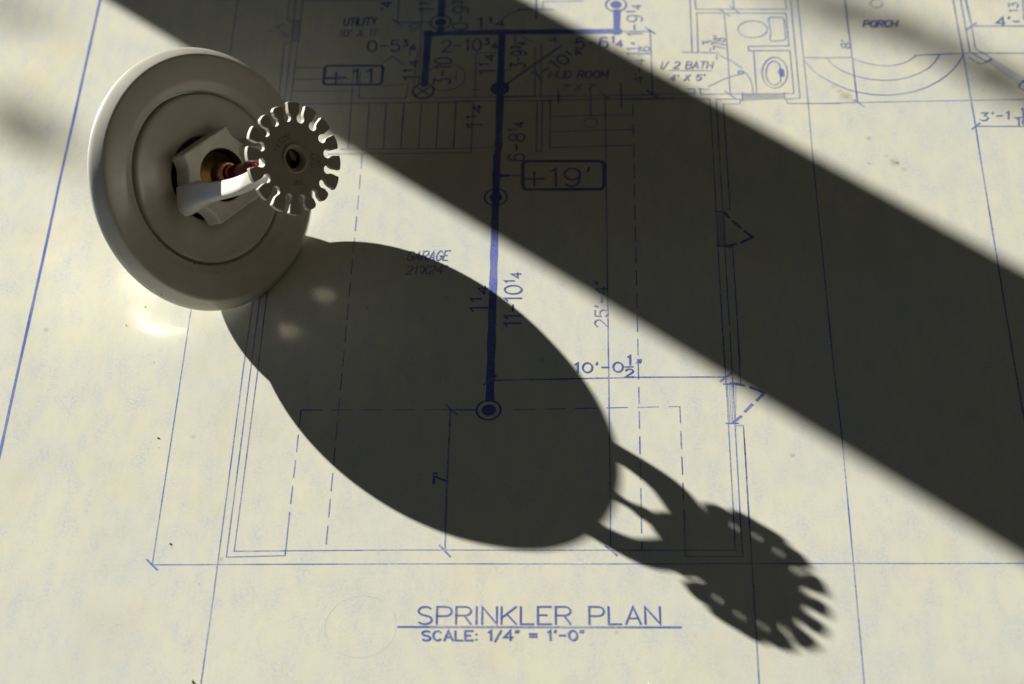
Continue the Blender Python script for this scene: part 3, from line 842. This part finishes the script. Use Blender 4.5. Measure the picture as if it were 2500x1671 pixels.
TEXTS = [
  ('SPRINKLER PLAN', 0.42, (-45.99, -108.17), (14.28, -108.14), (-46.07, -103.17), 0),
  ('SCALE: 1/4" = 1\'-0"', 0.46, (-44.59, -112.86), (-4.58, -112.7), (-44.72, -110.18), 0),
  ('0-5^3_4', 0.45, (-72, 98.37), (-57.04, 98.41), (-72.26, 103.35), 0),
  ('2-10^3_4', 0.45, (-48.73, 97.78), (-31.67, 98.57), (-48.84, 103), 0),
  ('5-6^1_4', 0.45, (-7.33, 98.33), (7.15, 98.96), (-7.22, 103.18), 0),
  ('1^1_4', 0.5, (-38.41, 108.55), (-29.75, 109.03), (-38.45, 112.91), 0),
  ('0-9^3_4', 0.42, (-40.92, 107.8), (-41.03, 123.76), (-45.86, 107.9), 0),
  ('1^1_4', 0.5, (-52.07, 116.11), (-51.98, 123.99), (-56.62, 116.2), 0),
  ('3-10', 0.42, (-45.53, 83.3), (-45.58, 95.22), (-50.69, 83.39), 0),
  ('1^1_4', 0.45, (-55.5, 85.16), (-55.61, 93.84), (-60.03, 85.24), 0),
  ('1^1_4', 0.45, (-31.81, 87.51), (-31.93, 96.06), (-36.76, 87.6), 0),
  ('3-9^3_4', 0.42, (-22.6, 90.1), (-22.25, 101.66), (-27.26, 90.18), 0),
  ('-10^1_4', 0.42, (-15.87, 86.77), (-5.07, 96.07), (-18.59, 90.04), 0),
  ('4', 0.36, (-15.15, 101.45), (-12.92, 101.7), (-15.18, 103.77), 0),
  ('1-9^1_4', 0.4, (13.63, 103.91), (13.73, 118.09), (8.84, 104), 0),
  ("4'-4", 0.4, (13.71, 82.99), (14.06, 93.63), (10.84, 83.04), 0),
  ('11', 0.36, (11.94, 95.13), (12, 98.78), (8.73, 95.19), 0),
  ('16', 0.36, (15.62, 95.15), (15.85, 99.15), (12.71, 95.2), 0),
  ('"', 0.3, (14.79, 99.98), (14.81, 101.05), (10.18, 100.06), 0),
  ('1^1_4', 0.45, (-35.05, 64.14), (-35.2, 73.86), (-39.84, 64.22), 0),
  ('6-8^1_4', 0.42, (-22.18, 50.36), (-22.35, 66.55), (-26.92, 50.43), 0),
  ('1^1_4', 0.45, (-31.49, -7.73), (-31.28, 1.73), (-36.31, -7.68), 0),
  ('11-10^1_4', 0.42, (-21.94, -12.78), (-22.15, 6.76), (-26.72, -12.74), 0),
  ('25\'-4"', 0.36, (1.98, -13.21), (2.2, 3.29), (-1.58, -13.18), 0),
  ("7'", 0.5, (-40.45, -65.69), (-40.54, -62.21), (-43.82, -65.68), 0),
  ("10'-0", 0.42, (-7.24, -29.13), (6.03, -28.94), (-7.25, -25.86), 0),
  ('1', 0.42, (7.14, -26.56), (8.34, -26.53), (7.19, -23.35), 0),
  ('2', 0.42, (6.58, -30.75), (8.79, -30.69), (6.61, -28.08), 0),
  ('"', 0.4, (9.71, -30.09), (10.91, -30.1), (9.79, -24.86), 0),
  ("+19'", 0.5, (-21.99, 40.11), (-2.57, 40.07), (-22.12, 47.3), 0),
  ('+11', 0.5, (-83.89, 84.36), (-69.19, 84.68), (-84.15, 90.28), 0),
  ('GARAGE', 0.3, (-55.15, 11.8), (-43.49, 11.89), (-54.71, 15.4), 1),
  ("21'X24'", 0.3, (-55.09, 6.77), (-43.92, 6.82), (-54.83, 9.78), 1),
  ('UTILITY', 0.42, (-80.34, 110.51), (-70.14, 110.77), (-80.36, 113.74), 1),
  ("10' X 11'", 0.38, (-81.54, 105.42), (-69.18, 105.5), (-81.54, 108.34), 1),
  ('MUD ROOM', 0.34, (-15.27, 85.28), (2.52, 85.28), (-15, 88.56), 1),
  ("7' X 7'", 0.32, (-11.43, 80.1), (-1.29, 80.23), (-11.23, 82.39), 1),
  ('I/ 2 BATH', 0.34, (18.89, 89.14), (34.54, 88.99), (19.18, 92.21), 1),
  ("4' X 5'", 0.34, (21.49, 83.64), (31.92, 83.81), (21.76, 86.16), 1),
  ('PORCH', 0.44, (82.23, 106.78), (92.51, 106.76), (82.66, 109.68), 1),
  ("8'", 0.3, (77.41, 97.2), (77.83, 100.89), (74.58, 97.25), 0),
  ("4'-", 0.42, (123.25, 106.38), (130.45, 106.24), (123.75, 110.39), 0),
  ('13', 0.28, (130.67, 112.5), (131.26, 117.01), (127.85, 112.56), 0),
  ("3'-1", 0.34, (113.25, 65.21), (122.12, 65.82), (113.84, 68.45), 0),
  ('1', 0.34, (125.59, 66.59), (126.47, 66.58), (126.08, 70.35), 0),
  ('16', 0.34, (123.81, 63.09), (127.47, 63.16), (124.22, 66.2), 0),
  ('3', 0.3, (35.26, 99.68), (35.47, 101.25), (32.19, 99.74), 0),
  ('7/8"', 0.28, (38.99, 97.38), (39.26, 103.65), (35.48, 97.45), 0),
  ('10', 0.3, (-56.38, 106.98), (-56.46, 110.84), (-59.24, 107.03), 0),
  ("'4", 0.5, (-65.79, 117.36), (-65.8, 121.3), (-68.91, 117.43), 0),
]

BOLD = {'window_symbol_garage', 'window_symbol_lower', 'sheet_border_line', 'pipe_run', 'elevation_tag', 'main_pipe_leader', 'pipe_fitting_symbol', 'riser_symbol'}
PLAIN = {'left_extension_line': 'extension_line', 'right_extension_line': 'extension_line', 'far_extension_line': 'extension_line',
         'window_symbol_utility': 'window_symbol', 'window_symbol_garage': 'window_symbol', 'window_symbol_lower': 'window_symbol', 'bath_window_symbol': 'window_symbol'}
APART = {'elevation_tag', 'room_dimension_line', 'fraction_bar', 'pipe_run', 'stair_tread_line', 'garage_wall_line'}     # every stroke a part of its own
groups = {}
for part, strokes in LINES.items():
    if part in APART:
        for w, pts in strokes:
            s = Strokes(); s.line(pts, w); s.build(part, INK_BOLD if part in BOLD else INK)
        continue
    s = groups.setdefault(part, Strokes())
    for w, pts in strokes:
        s.line(pts, w)
singles = []
for part, c, r, w, fill in CIRCLES:
    if part == 'sprinkler_symbol':
        if not fill:
            singles.append(Strokes()); singles[-1].ring(c, r, w)
        else:
            singles[-1].disc(c, r)
    else:
        groups.setdefault(part, Strokes()).ring(c, r, w)
for s in singles:
    s.build('sprinkler_symbol', INK_BOLD)
for part, s in groups.items():
    s.build(PLAIN.get(part, part), INK_FAINT if part == 'title_circle' else INK_BOLD if part in BOLD else INK)
for text, w, p0, p1, p2, hand in TEXTS:
    st, width = layout(text, 0.12 if hand else 0.0)
    o, ex, ey = Vector(p0), Vector(p1) - Vector(p0), Vector(p2) - Vector(p0)
    s = Strokes()
    for stroke in st:
        pts = []
        for px, py in stroke:
            j = 0.10 if hand else 0.0
            q = o + ex * ((px + random.uniform(-j, j)) / width) + ey * ((py + random.uniform(-j, j)) / 6.0)
            pts.append((q.x, q.y))
        s.line(pts, w, step=3.0)
    s.build('drawing_title' if text in ('SPRINKLER PLAN',) else 'scale_note' if text.startswith('SCALE') else 'room_name' if hand and any(c in 'GUMBP' for c in text) else 'dimension_text', INK_BOLD if w >= 0.42 else INK)

# ------------------------------------------------------------------ the sprinkler
# local frame: z = axis of the head (flange to deflector), x level, y uphill; millimetres
C = Vector((-108.338, 391.953 - 375.0, 29.41)) * MM
ax_n = Vector((0.696806, -0.398036, 0.596682)); ax_a = Vector((0.496008, 0.868318, 0.0)); ax_b = ax_n.cross(ax_a)
spr = bpy.data.objects.new('fire_sprinkler', None)
col.objects.link(spr)
mw = Matrix.Identity(4)
for i in range(3):
    mw[i][0], mw[i][1], mw[i][2] = ax_a[i], ax_b[i], ax_n[i]
mw.translation = C
spr.matrix_world = mw
spr.empty_display_size = 0.02
tag(spr, 'white fire sprinkler head with round flange, red bulb and toothed deflector lying on the blueprint', 'sprinkler')
ARM = math.radians(169.0)


def arm_xy(x, y):
    return (x * math.cos(ARM) - y * math.sin(ARM), x * math.sin(ARM) + y * math.cos(ARM))


def fillet(cx, cy, r, a0, a1, n=7):
    return arc(cx, cy, r, r, a0, a1, n)


# outer flange: rolled rim, shallow face, lip turning down into the seam, skirt behind
prof = [(24.55, -15.9), (24.75, -15.7), (24.75, -2.2), (25.4, -1.4), (33.4, -0.9), (35.6, -1.35), (36.1, -1.9), (36.5, -1.95), (36.70, -1.75)]
prof += [(36.72, -1.35), (36.55, -0.85), (36.0, -0.05), (35.3, 0.85), (34.55, 1.75), (34.25, 2.05), (33.9, 2.22), (33.4, 2.27), (31.5, 2.20), (29.0, 2.02), (27.6, 1.94)]
prof += [(27.1, 1.88), (26.7, 1.74), (26.2, 1.46), (25.4, 0.98), (24.85, 0.66), (24.5, 0.46), (24.32, 0.1), (24.25, -1.2), (24.1, -15.9)]
flange = link('flange', lathe('flange', prof, 256, closed=True), PAINT, spr, smooth=28)
# thin bright gap ring at the bottom of the seam
link('seam_ring', lathe('seam_ring', [(23.86 + 0.24 * math.cos(k * math.pi / 5), -1.35 + 0.24 * math.sin(k * math.pi / 5)) for k in range(10)], 220, closed=True), STEEL, flange, smooth=60)
# inner cup, pressed into the flange
prof = [(11.9, -4.0), (11.9, 0.25), (12.1, 0.52), (12.5, 0.62), (17.0, 0.70), (21.0, 0.86), (22.3, 0.92), (23.0, 0.86), (23.32, 0.7), (23.5, 0.42), (23.55, -0.2), (23.55, -15.0), (23.3, -15.3), (10.3, -15.3), (10.3, -14.6), (22.9, -14.6), (22.9, -0.6), (12.6, -0.4), (12.5, -4.0)]
link('cup', lathe('cup', prof, 256, closed=True), PAINT, spr, smooth=40)
# brass thread at the back
prof, z, k = [(6.5, -29.0)], -29.0, 0
while z < -15.5:
    prof += [(9.55, z), (10.35, z + 0.55), (9.55, z + 1.1)]; z += 1.15
prof += [(9.5, -15.0), (9.5, -6.0), (6.5, -6.0)]
link('thread', lathe('thread', prof, 96, closed=True), BRASS, spr, smooth=25)

link('gap_floor', lathe('gap_floor', [(0.0, -2.2), (11.88, -2.2), (11.88, -2.8), (0.0, -2.8)], 96), DARK, flange, smooth=30)  # near-black disc: the shade in the gap is put into its colour

# frame: wrench boss with scalloped sides, two arms, cone at the far end
q = [(8.2, 10.75), (8.6, 10.2), (8.55, 9.0), (8.65, 7.8), (9.05, 6.7), (9.6, 5.8), (10.2, 4.9), (10.65, 4.1), (10.9, 3.3), (10.95, 1.0)]
outl = q + [(x, -y) for x, y in reversed(q)] + [(-x, -y) for x, y in q] + [(-x, y) for x, y in reversed(q)]
ring = [(7.35 * math.cos(2 * math.pi * k / 72), 7.35 * math.sin(2 * math.pi * k / 72)) for k in range(72)]
boss = plate('frame', [[arm_xy(x, y) for x, y in outl], ring], 1.7, 8.0, 0.35)
bm = bmesh.new(); bm.from_mesh(boss)
# arm sections: height, outer radius, inner radius, half width
sec = [(1.8, 11.8, 8.6, 1.6), (2.3, 13.6, 8.2, 2.7), (3.1, 15.1, 7.9, 3.5), (4.1, 15.9, 7.8, 4.1), (5.4, 16.2, 7.6, 4.2), (6.8, 16.0, 7.6, 4.05), (8.4, 15.4, 7.7, 3.75), (10.2, 14.8, 8.0, 3.4), (12.2, 14.3, 8.4, 3.05), (14.8, 13.95, 8.9, 2.6), (18.0, 13.82, 9.0, 2.45), (22.0, 13.8, 9.0, 2.35)]
path = [((r0, t), (r1, t), h) for t, r0, r1, h in sec]
path += [((13.75, 25.2), (8.95, 24.8), 2.3), ((13.5, 27.8), (8.3, 26.9), 2.3), ((13.0, 29.7), (7.4, 28.3), 2.3), ((12.1, 31.2), (6.1, 29.3), 2.3), ((10.9, 32.3), (4.9, 30.1), 2.3), ((9.7, 33.4), (3.6, 30.9), 2.3), ((8.9, 34.8), (2.4, 32.0), 2.3), ((7.8, 36.2), (1.6, 34.0), 2.3), ((6.0, 37.5), (1.2, 36.4), 2.2), ((4.2, 39.0), (1.0, 38.4), 2.0)]
for sgn in (1, -1):
    rings = []
    for (ro_, to_), (ri_, ti_), h in path:
        rr = min(0.7, h * 0.35)
        o_, i_ = Vector((ro_, to_)), Vector((ri_, ti_))
        d = (i_ - o_); L_ = d.length; d = d / L_
        loop = []
        for u, v in ((.02, .42 * h), (.12, .20 * h), (.60, -.04 * h), (1.4, -.37 * h), (2.5, -.82 * h), (3.1, -h), (L_ - .7, -.88 * h), (L_, -.5 * h), (L_, .5 * h), (L_ - .7, .86 * h), (2.2, h), (.95, .9 * h), (.2, .6 * h)):
            p = o_ + d * u
            x, y = arm_xy(sgn * p.x, sgn * (v + 0.4))
            loop.append(bm.verts.new((x * MM, y * MM, p.y * MM)))
        rings.append(loop)
    for A_, B_ in zip(rings, rings[1:]):
        n = len(A_)
        for k in range(n):
            bm.faces.new((A_[k], A_[(k + 1) % n], B_[(k + 1) % n], B_[k]))
    bm.faces.new(rings[0]); bm.faces.new(list(reversed(rings[-1])))
me_c = lathe('cone', [(0.0, 29.6), (2.4, 29.8), (3.6, 30.6), (5.0, 32.0), (5.8, 33.6), (6.0, 35.4), (5.4, 37.6), (4.4, 39.2), (4.3, 40.25), (2.7, 40.25), (2.7, 36.0), (0.0, 36.0)], 48)
bm.from_mesh(me_c)
bmesh.ops.recalc_face_normals(bm, faces=bm.faces)
bm.to_mesh(boss); bm.free()
frame = link('frame', boss, PAINT_FRAME, spr, smooth=38)
# bore of the outlet: brass wall, dished spring washer, button, copper seat
link('outlet_bore', lathe('outlet_bore', [(7.33, 7.75), (7.2, 7.4), (7.1, 3.6), (6.2, 3.2), (0.0, 3.2)], 96), BRASS, frame, smooth=30)
link('spring_washer', lathe('spring_washer', [(3.0, 6.2), (6.6, 4.9), (6.75, 5.0), (6.65, 5.15), (3.0, 6.5)], 96), BRASS, frame, smooth=30)
link('bulb_seat', lathe('bulb_seat', [(0.0, 6.0), (3.3, 6.0), (3.3, 8.9), (3.15, 10.6), (2.95, 10.95), (2.35, 10.9), (2.15, 10.5), (1.9, 9.2), (0.0, 8.6)], 72), COPPER, frame, smooth=35)
# glass bulb with its sealed tip
bulb = link('glass_bulb', lathe('glass_bulb', [(0.0, 8.7), (1.2, 8.9), (1.85, 9.8), (1.95, 11.0), (1.95, 20.0), (1.9, 22.0), (1.6, 23.4), (1.15, 24.4), (0.92, 25.2), (0.98, 26.0), (1.05, 26.5), (0.9, 27.1), (0.5, 27.5), (0.0, 27.6)], 48), RED, spr, smooth=60)
link('load_screw', lathe('load_screw', [(0.0, 27.0), (1.5, 27.0), (1.7, 27.3), (1.7, 31.0), (0.0, 31.0)], 40), BRASS, frame, smooth=30)


def mark_on_tube(text, t0, t1, ang, radius, size):
    """small etched marks wrapped on the bulb"""
    st, w = layout(text)
    s = Strokes()
    for stroke in st:
        s.line([(p[0] / w * (t1 - t0), p[1] / 6.0 * size) for p in stroke], 0.09, step=0.3, gain=1.0)
    s.v = [(radius * math.cos(ang + v / radius), radius * math.sin(ang + v / radius), t0 + u) for u, v, _ in s.v]
    return s


s = mark_on_tube('G 68C', 11.6, 16.2, math.radians(205), 1.97, 1.0)
o = link('bulb_mark', pydata('bulb_mark', s.v, s.f), ETCH, bulb)

# deflector: sixteen teeth between keyhole slots
outline = []
NT = 16
ROUND = {3, 4, 12, 11}


def polar(ang, r, off):       # point at distance r along the ray at ang, off sideways (counter-clockwise)
    return (r * math.cos(ang) - off * math.sin(ang), r * math.sin(ang) + off * math.cos(ang))


BR, BC = 1.2, 11.0            # slot bulb radius and centre distance
for k in range(NT):
    a0 = 2 * math.pi * k / NT + math.radians(0.6)
    sa, sb = a0 - math.pi / NT, a0 + math.pi / NT
    if k in ROUND:
        side = [(12.2, 0.80), (12.7, 0.82)]
        tip = [(12.95, -1.62), (13.4, -1.72), (13.85, -1.5), (14.2, -1.05), (14.35, -0.4), (14.35, 0.4), (14.2, 1.05), (13.85, 1.5), (13.4, 1.72), (12.95, 1.62)]
    else:
        side = [(12.15, 0.80), (12.6, 0.74), (13.2, 0.78), (14.3, 0.92)]
        tip = [(14.72, -1.98), (14.92, -1.85), (15.15, -1.1), (15.25, 0), (15.15, 1.1), (14.92, 1.85), (14.72, 1.98)]
    outline += [polar(sa, r, o_) for r, o_ in side] + [polar(a0, r, o_) for r, o_ in tip] + [polar(sb, r, -o_) for r, o_ in reversed(side)]
    ccx, ccy = BC * math.cos(sb), BC * math.sin(sb)
    for j in range(13):
        b_ = sb - math.radians(48) - math.radians(264) * j / 12.0
        outline.append((ccx + BR * math.cos(b_), ccy + BR * math.sin(b_)))
hole = [(3.0 * math.cos(2 * math.pi * k / 48), 3.0 * math.sin(2 * math.pi * k / 48)) for k in range(48)]
defl = link('deflector', plate('deflector', [outline, hole], 40.3, 41.7, 0.12), PAINT_DEFL, spr, smooth=35)
defl.location.z = -0.0005
defl.scale = (0.985, 0.985, 1.0)
link('rivet_rim', lathe('rivet_rim', [(4.15, 41.68), (4.05, 41.86), (3.85, 41.98), (3.55, 41.96), (3.1, 41.72), (2.75, 41.35), (2.58, 40.9), (2.52, 40.2), (2.6, 40.1), (3.0, 40.2), (4.3, 40.6)], 72), PAINT_DEFL, defl, smooth=40)
link('rivet_bore', lathe('rivet_bore', [(2.54, 40.6), (2.5, 39.6), (2.4, 36.2), (0.0, 36.15)], 48), DARK, defl, smooth=40)


# two metal plates added behind the deflector to throw glints of sun onto the shaded paper
for ang in (math.radians(-5), math.radians(185)):
    ring_a = [polar(ang + math.radians(25) * (k / 7.0 - 1) , 9.45, 0) for k in range(15)] + [polar(ang + math.radians(25) * (1 - k / 7.0), 6.0, 0) for k in range(15)]
    link('glint_reflector', plate('glint_reflector', [ring_a], 40.22, 40.29, 0.0), GLINT, defl)


def stamp(text, cx, cy, ang, size, width, curve=0.0):
    st, w = layout(text)
    s = Strokes()
    for stroke in st:
        pts = []
        for px, py in stroke:
            u = (px - w / 2) * size / 6.0; v = (py - 3) * size / 6.0
            if curve:
                th_ = u / curve; u, v = (curve + v) * math.sin(th_), (curve + v) * math.cos(th_) - curve
            pts.append((cx + u * math.cos(ang) - v * math.sin(ang), cy + u * math.sin(ang) + v * math.cos(ang)))
        s.line(pts, width, step=1.0)
    s.v = [(x, y, 41.712 + 0.0002 * i / max(1, len(s.v))) for i, (x, y, z_) in enumerate(s.v)]
    o_ = link('stamped_text', pydata('stamped_text', s.v, s.f), STAMP, defl)
    return o_


up = math.radians(50)
stamp('155oF', 4.3, -4.1, math.radians(46), 1.35, 0.17)
stamp('68oC', 5.6, -5.4, math.radians(46), 1.25, 0.15)
stamp('TY3251', -0.2, 6.0, math.radians(1), 1.45, 0.17, 6.5)
stamp('SSP', -3.9, -5.2, math.radians(138), 1.25, 0.15)

# ------------------------------------------------------------------ grit on the sheet
GRIT = [(-39.6, 32.2, 0.55), (-118.4, -50.4, 0.55), (-117.9, -53.6, 0.3), (-110.9, -84.2, 0.6), (-102.0, -96.3, 0.3), (-100.3, -124.5, 0.9), (78.9, 48.1, 0.45), (86.2, -58.4, 0.4),
        (-128.0, -4.7, 0.5), (-132.5, -11.4, 0.4), (-103.3, 108.5, 0.7), (-123.0, -24.7, 0.4), (23.2, -26.8, 0.3), (87.2, 48.3, 0.5), (-44.1, -56.6, 0.3), (66.0, -40.0, 0.25), (-20.0, 96.0, 0.3)]
for _ in range(60):
    GRIT.append((random.uniform(-175, 115), random.uniform(-120, 110), random.uniform(0.08, 0.17)))
V, F = [], []
for gx, gy, r in GRIT:
    r *= 0.75
    base = len(V)
    st = random.uniform(1.0, 2.6); an = random.uniform(0, math.pi)
    for dx, dy, dz in ((1, 0, 0.15), (0.2, 0.9, 0.2), (-0.9, 0.5, 0.1), (-0.7, -0.6, 0.2), (0.5, -0.9, 0.1), (0, 0, 0.75)):
        ux, uy = dx * r * 0.5 * st * random.uniform(0.7, 1.2), dy * r * 0.5 * random.uniform(0.7, 1.2)
        x = gx + ux * math.cos(an) - uy * math.sin(an); y = gy + ux * math.sin(an) + uy * math.cos(an)
        V.append((x, y, relief(x, y) + dz * r + 0.02))
    F += [(base + i, base + (i + 1) % 5, base + 5) for i in range(5)] + [tuple(base + i for i in (4, 3, 2, 1, 0))]
# a wood splinter in the shadow
base = len(V)
for p in ((-65.9, -4.9, 0.1), (-65.6, -5.0, 0.1), (-64.4, -6.9, 0.12), (-64.6, -6.95, 0.4), (-65.8, -4.8, 0.35)):
    V.append((p[0], p[1], p[2] + relief(p[0], p[1])))
F += [(base, base + 1, base + 2), (base, base + 2, base + 3, base + 4), (base + 1, base + 4, base + 3, base + 2), (base, base + 4, base + 1)]
tag(link('grit', pydata('grit', V, F), DUST), 'scattered brown grit and tiny crumbs on the cream paper', 'grit', 'stuff')

# ------------------------------------------------------------------ what stands in the sunlight beyond the sheet
az = Vector((SUN_DIR.x, SUN_DIR.y)).normalized(); nrm = Vector((-az.y, az.x))
if nrm.y < 0: nrm = -nrm
pc = nrm * 0.0383 - az * 0.68
HWD, DPT = 0.0417, 0.022
pf = [(-HWD, -DPT + 0.004), (-HWD + 0.004, -DPT), (-0.026, -DPT), (-0.024, -DPT - 0.006), (0.024, -DPT - 0.006), (0.026, -DPT), (HWD - 0.004, -DPT), (HWD, -DPT + 0.004), (HWD, DPT - 0.004), (HWD - 0.004, DPT), (-HWD + 0.004, DPT), (-HWD, DPT - 0.004)]
V, F = [], []
for z in (0.0, 0.75):
    for u, v in pf:
        p = nrm * u + az * v
        V.append((p.x, p.y, z))
n = len(pf)
F = [(i, (i + 1) % n, n + (i + 1) % n, n + i) for i in range(n)] + [tuple(range(n - 1, -1, -1)), tuple(range(n, 2 * n))]
me = bpy.data.meshes.new('window_post'); me.from_pydata(V, [], F)
bm = bmesh.new(); bm.from_mesh(me); bmesh.ops.recalc_face_normals(bm, faces=bm.faces); bm.to_mesh(me); bm.free()
post = link('window_post', me, WOOD)
post.location = (pc.x, pc.y, 0.0)
tag(post, 'upright wooden window post whose shadow band crosses the blueprint', 'post')

# leafy twig farther out in the sun: soft dapples at the left and upper right of the sheet
twig = bpy.data.objects.new('leafy_twig', None)
col.objects.link(twig)
tag(twig, 'leafy twig whose leaves dapple the corners of the blueprint with soft shade', 'twig')
e1 = Vector((nrm.x, nrm.y, 0)); e2 = SUN_DIR.cross(e1).normalized()
if e2.z < 0: e2 = -e2
DIST = 1.7
LEAVES = [(-177, 71, 11.0, 3.2, 0.1), (-166, 59, 7.0, 2.4, -0.1), (-189, 122, 10.0, 2.6, 0.2), (-154, -143, 8.0, 2.6, 0.2),
          (64, 121, 10.0, 2.6, -0.1), (80, 113, 8.0, 2.3, 0.1), (95, 106, 9.0, 2.6, 0.1), (108, 97, 7.0, 2.0, 0.1), (119, 85, 8.0, 2.4, 0.0), (130, 75, 9.0, 3.0, 0.1), (118, -143, 9.0, 3.0, 0.1)]
cen = Vector((0, 0, 0)) - SUN_DIR * DIST
stem_pts = []
for lx, ly, ra, rb, ro_ in LEAVES:
    if ra <= 0: continue
    P = Vector((lx * MM, ly * MM, 0)) - SUN_DIR * (DIST + random.uniform(-0.08, 0.08))
    V, F = [], []
    c_, s_ = math.cos(ro_), math.sin(ro_)
    nn = 8
    for i in range(nn + 1):
        u = -1 + 2 * i / nn
        w = (1 - u * u) ** 0.7 * (1 - 0.25 * u)
        for v in (-1, 0, 1):
            x, y = u * ra * 1.15, v * w * rb
            p = P + (e1 * (x * c_ - y * s_) + e2 * (x * s_ + y * c_) + SUN_DIR * (0.25 * abs(v) * w * rb - 0.1 * ra * u * u)) * MM
            V.append(tuple(p))
    for i in range(nn):
        for j in range(2):
            a = i * 3 + j
            F.append((a, a + 1, a + 4, a + 3))
    me = bpy.data.meshes.new('leaf'); me.from_pydata(V, [], F); me.update()
    lf = link('leaf', me, LEAF, twig)
    md = lf.modifiers.new('thickness', 'SOLIDIFY'); md.thickness = 0.0003
